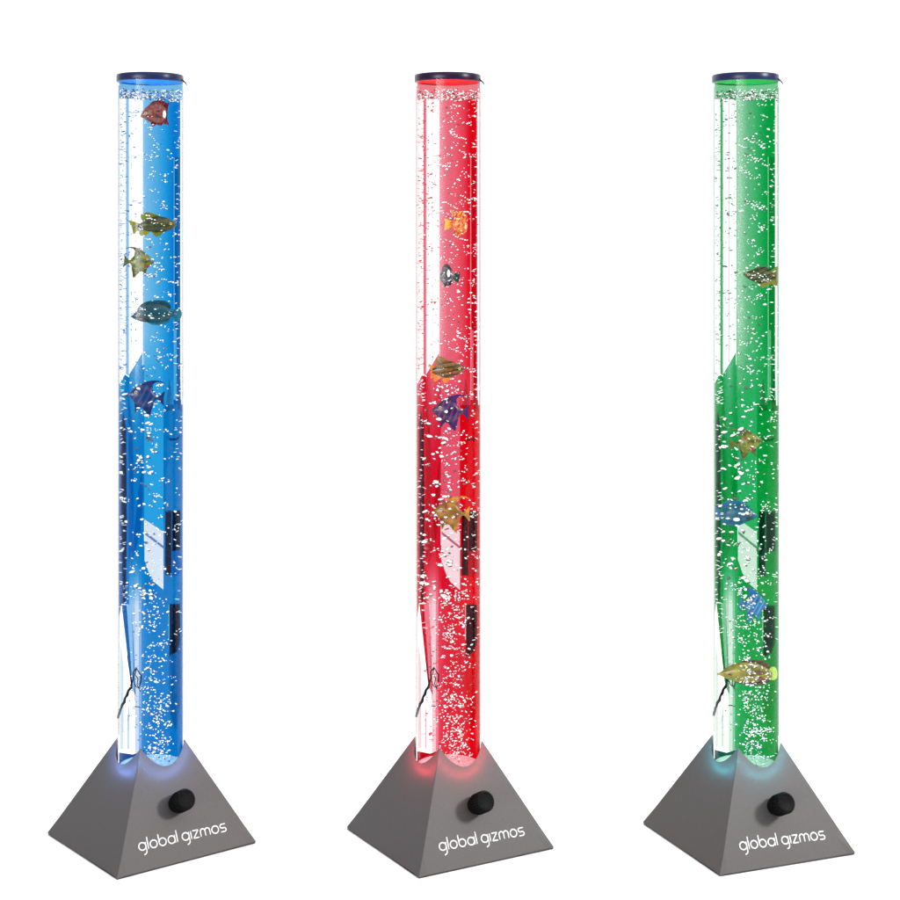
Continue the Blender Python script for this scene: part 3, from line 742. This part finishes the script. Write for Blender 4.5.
angel('green', 753.8, 605, 8.4, 1, [m_bb, m_bbf], 'bright blue angelfish facing right, second from bottom in the green tube', ang=4, stretch=1.3)
m_yl = fish_mat('yellow_long', (168, 158, 45), (120, 115, 40), 0, .6, k=.8); m_br = fish_mat('brown_rear_fin', (120, 75, 30), (95, 70, 35), 30, 1.0, (60, 30, 15)); m_yg = fish_mat('lime_tail', (165, 205, 70), (190, 215, 95), k=.9)
fish('green', 'toy_fish', 746, 672.5, [(-28.5, -2, -3.4), (-24.5, 0, -4.4), (-19, 4.6, -7), (-10, 9, -9.5), (0, 10.4, -10), (11, 9.5, -9), (20, 6, -6.5), (26, 1.6, -4.5)],
     [('tail_fin', [(22, 2.5), (25, 6), (29, 6.5), (31.5, 1.5), (30.5, -5), (26, -6.5), (22, -5)], 2),
      ('dorsal_fin', [(-8, 8), (0, 12.2), (10, 12.8), (19, 11.5), (25, 6.5), (20, 3), (6, 7)], 1),
      ('anal_fin', [(-12, -8), (-4, -12), (8, -12.5), (19, -11), (24, -6), (12, -6)], 1)],
     [m_yl, m_br, m_yg], 'long yellow brown toy fish with pointed snout, lowest fish in the green tube', eye=(-17.5, -1.5), eye_r=1.2,
     spots=[(14, 1, 5, 2.2, brown_sp), (15, -5, 3.5, 2.2, brown_sp), (6, -1, 3.2, 1.6, brown_sp), (-16, -1.8, 2.4, .9, brown_sp), (4, 3, 2.2, 1.2, white_sp), (1, -5, 2.4, 1.4, white_sp), (10, -5.5, 2, 1.2, white_sp), (-9, -6, 2, 1, white_sp)])

# ------------------------------------------------------------------ floor
m = MB(); m.add([(-6, -1.4, 0), (6, -1.4, 0), (6, 8, 0), (-6, 8, 0)], [(0, 1, 2, 3)])
fl = m.build('floor', M_floor); fl['kind'] = 'structure'; fl.location = (0, 0, -.0006)

# ------------------------------------------------------------------ studio world (direction-based softboxes, works from any position)
W = bpy.data.worlds.new('World'); SC.world = W; W.use_nodes = True
nt = W.node_tree
for n in list(nt.nodes): nt.nodes.remove(n)
out = nt.nodes.new('ShaderNodeOutputWorld'); bg = nt.nodes.new('ShaderNodeBackground')
nt.links.new(bg.outputs[0], out.inputs[0])
tc = nt.nodes.new('ShaderNodeTexCoord'); sx = nt.nodes.new('ShaderNodeSeparateXYZ'); nt.links.new(tc.outputs['Generated'], sx.inputs[0])
def mth(op, a, b=None, clamp=False):
    n = nt.nodes.new('ShaderNodeMath'); n.operation = op; n.use_clamp = clamp
    for i, v in enumerate((a, b)):
        if v is None: continue
        if isinstance(v, (int, float)): n.inputs[i].default_value = v
        else: nt.links.new(v, n.inputs[i])
    return n.outputs[0]
def ramp(v, a, b, lo=0., hi=1.):
    n = nt.nodes.new('ShaderNodeMapRange'); n.interpolation_type = 'SMOOTHSTEP'
    n.inputs['From Min'].default_value = a; n.inputs['From Max'].default_value = b
    n.inputs['To Min'].default_value = lo; n.inputs['To Max'].default_value = hi
    nt.links.new(v, n.inputs['Value']); return n.outputs[0]
az = mth('MULTIPLY', mth('ARCTAN2', sx.outputs[0], sx.outputs[1]), 180/PI)     # 0 = behind the lamps, + right, - left, 180 = behind the camera
el = mth('MULTIPLY', mth('ARCSINE', sx.outputs[2]), 180/PI)
absaz = mth('ABSOLUTE', az)
fwd = ramp(absaz, 48, 75, 1, 0)
low = mth('ADD', mth('MULTIPLY', fwd, BACK-.22), .22)
up = ramp(el, 16, 34)
UP_R, UP_L = 2.1, 1.2
side = ramp(az, -70, 60, UP_L, UP_R)
tot = mth('ADD', mth('MULTIPLY', low, mth('SUBTRACT', 1.0, up)), mth('MULTIPLY', side, up))
# forward stays white all the way up
soft = mth('MULTIPLY', mth('MULTIPLY', ramp(az, -178, -140, 0, 1), ramp(az, -141, -132, 1, 0)), mth('MULTIPLY', ramp(el, -5.6, -2.6), ramp(el, 9, 12, 1, 0)))
tot = mth('ADD', tot, mth('MULTIPLY', soft, 24.0))
nt.links.new(tot, bg.inputs['Color']); bg.inputs['Strength'].default_value = 1.0

# key softbox, high on the right
L = bpy.data.lights.new('key_softbox', 'AREA'); L.shape = 'RECTANGLE'; L.size = .4; L.size_y = .4; L.energy = 44
ko = bpy.data.objects.new('key_softbox', L); COL.objects.link(ko); ko.location = (2.2, -1.0, 1.6)
ko.rotation_euler = (Vector((0, 0, .1))-Vector(ko.location)).to_track_quat('-Z', 'Y').to_euler()

# ------------------------------------------------------------------ camera
cd = bpy.data.cameras.new('camera'); cam = bpy.data.objects.new('camera', cd); COL.objects.link(cam)
cam.location = (0, -D, H); cam.rotation_euler = (PI/2, 0, 0)
cd.sensor_width = 36; cd.lens = 36*F/900; cd.shift_y = -(450-YH)/900; cd.clip_start = .05; cd.clip_end = 100
SC.camera = cam
SC.render.resolution_x = SC.render.resolution_y = 1024
SC.view_settings.view_transform = 'Standard'; SC.view_settings.look = 'None'
SC.view_settings.exposure = 0; SC.view_settings.gamma = 1
cy = SC.cycles
cy.use_denoising = True
cy.max_bounces = 16; cy.transparent_max_bounces = 32; cy.glossy_bounces = 6; cy.sample_clamp_indirect = 6
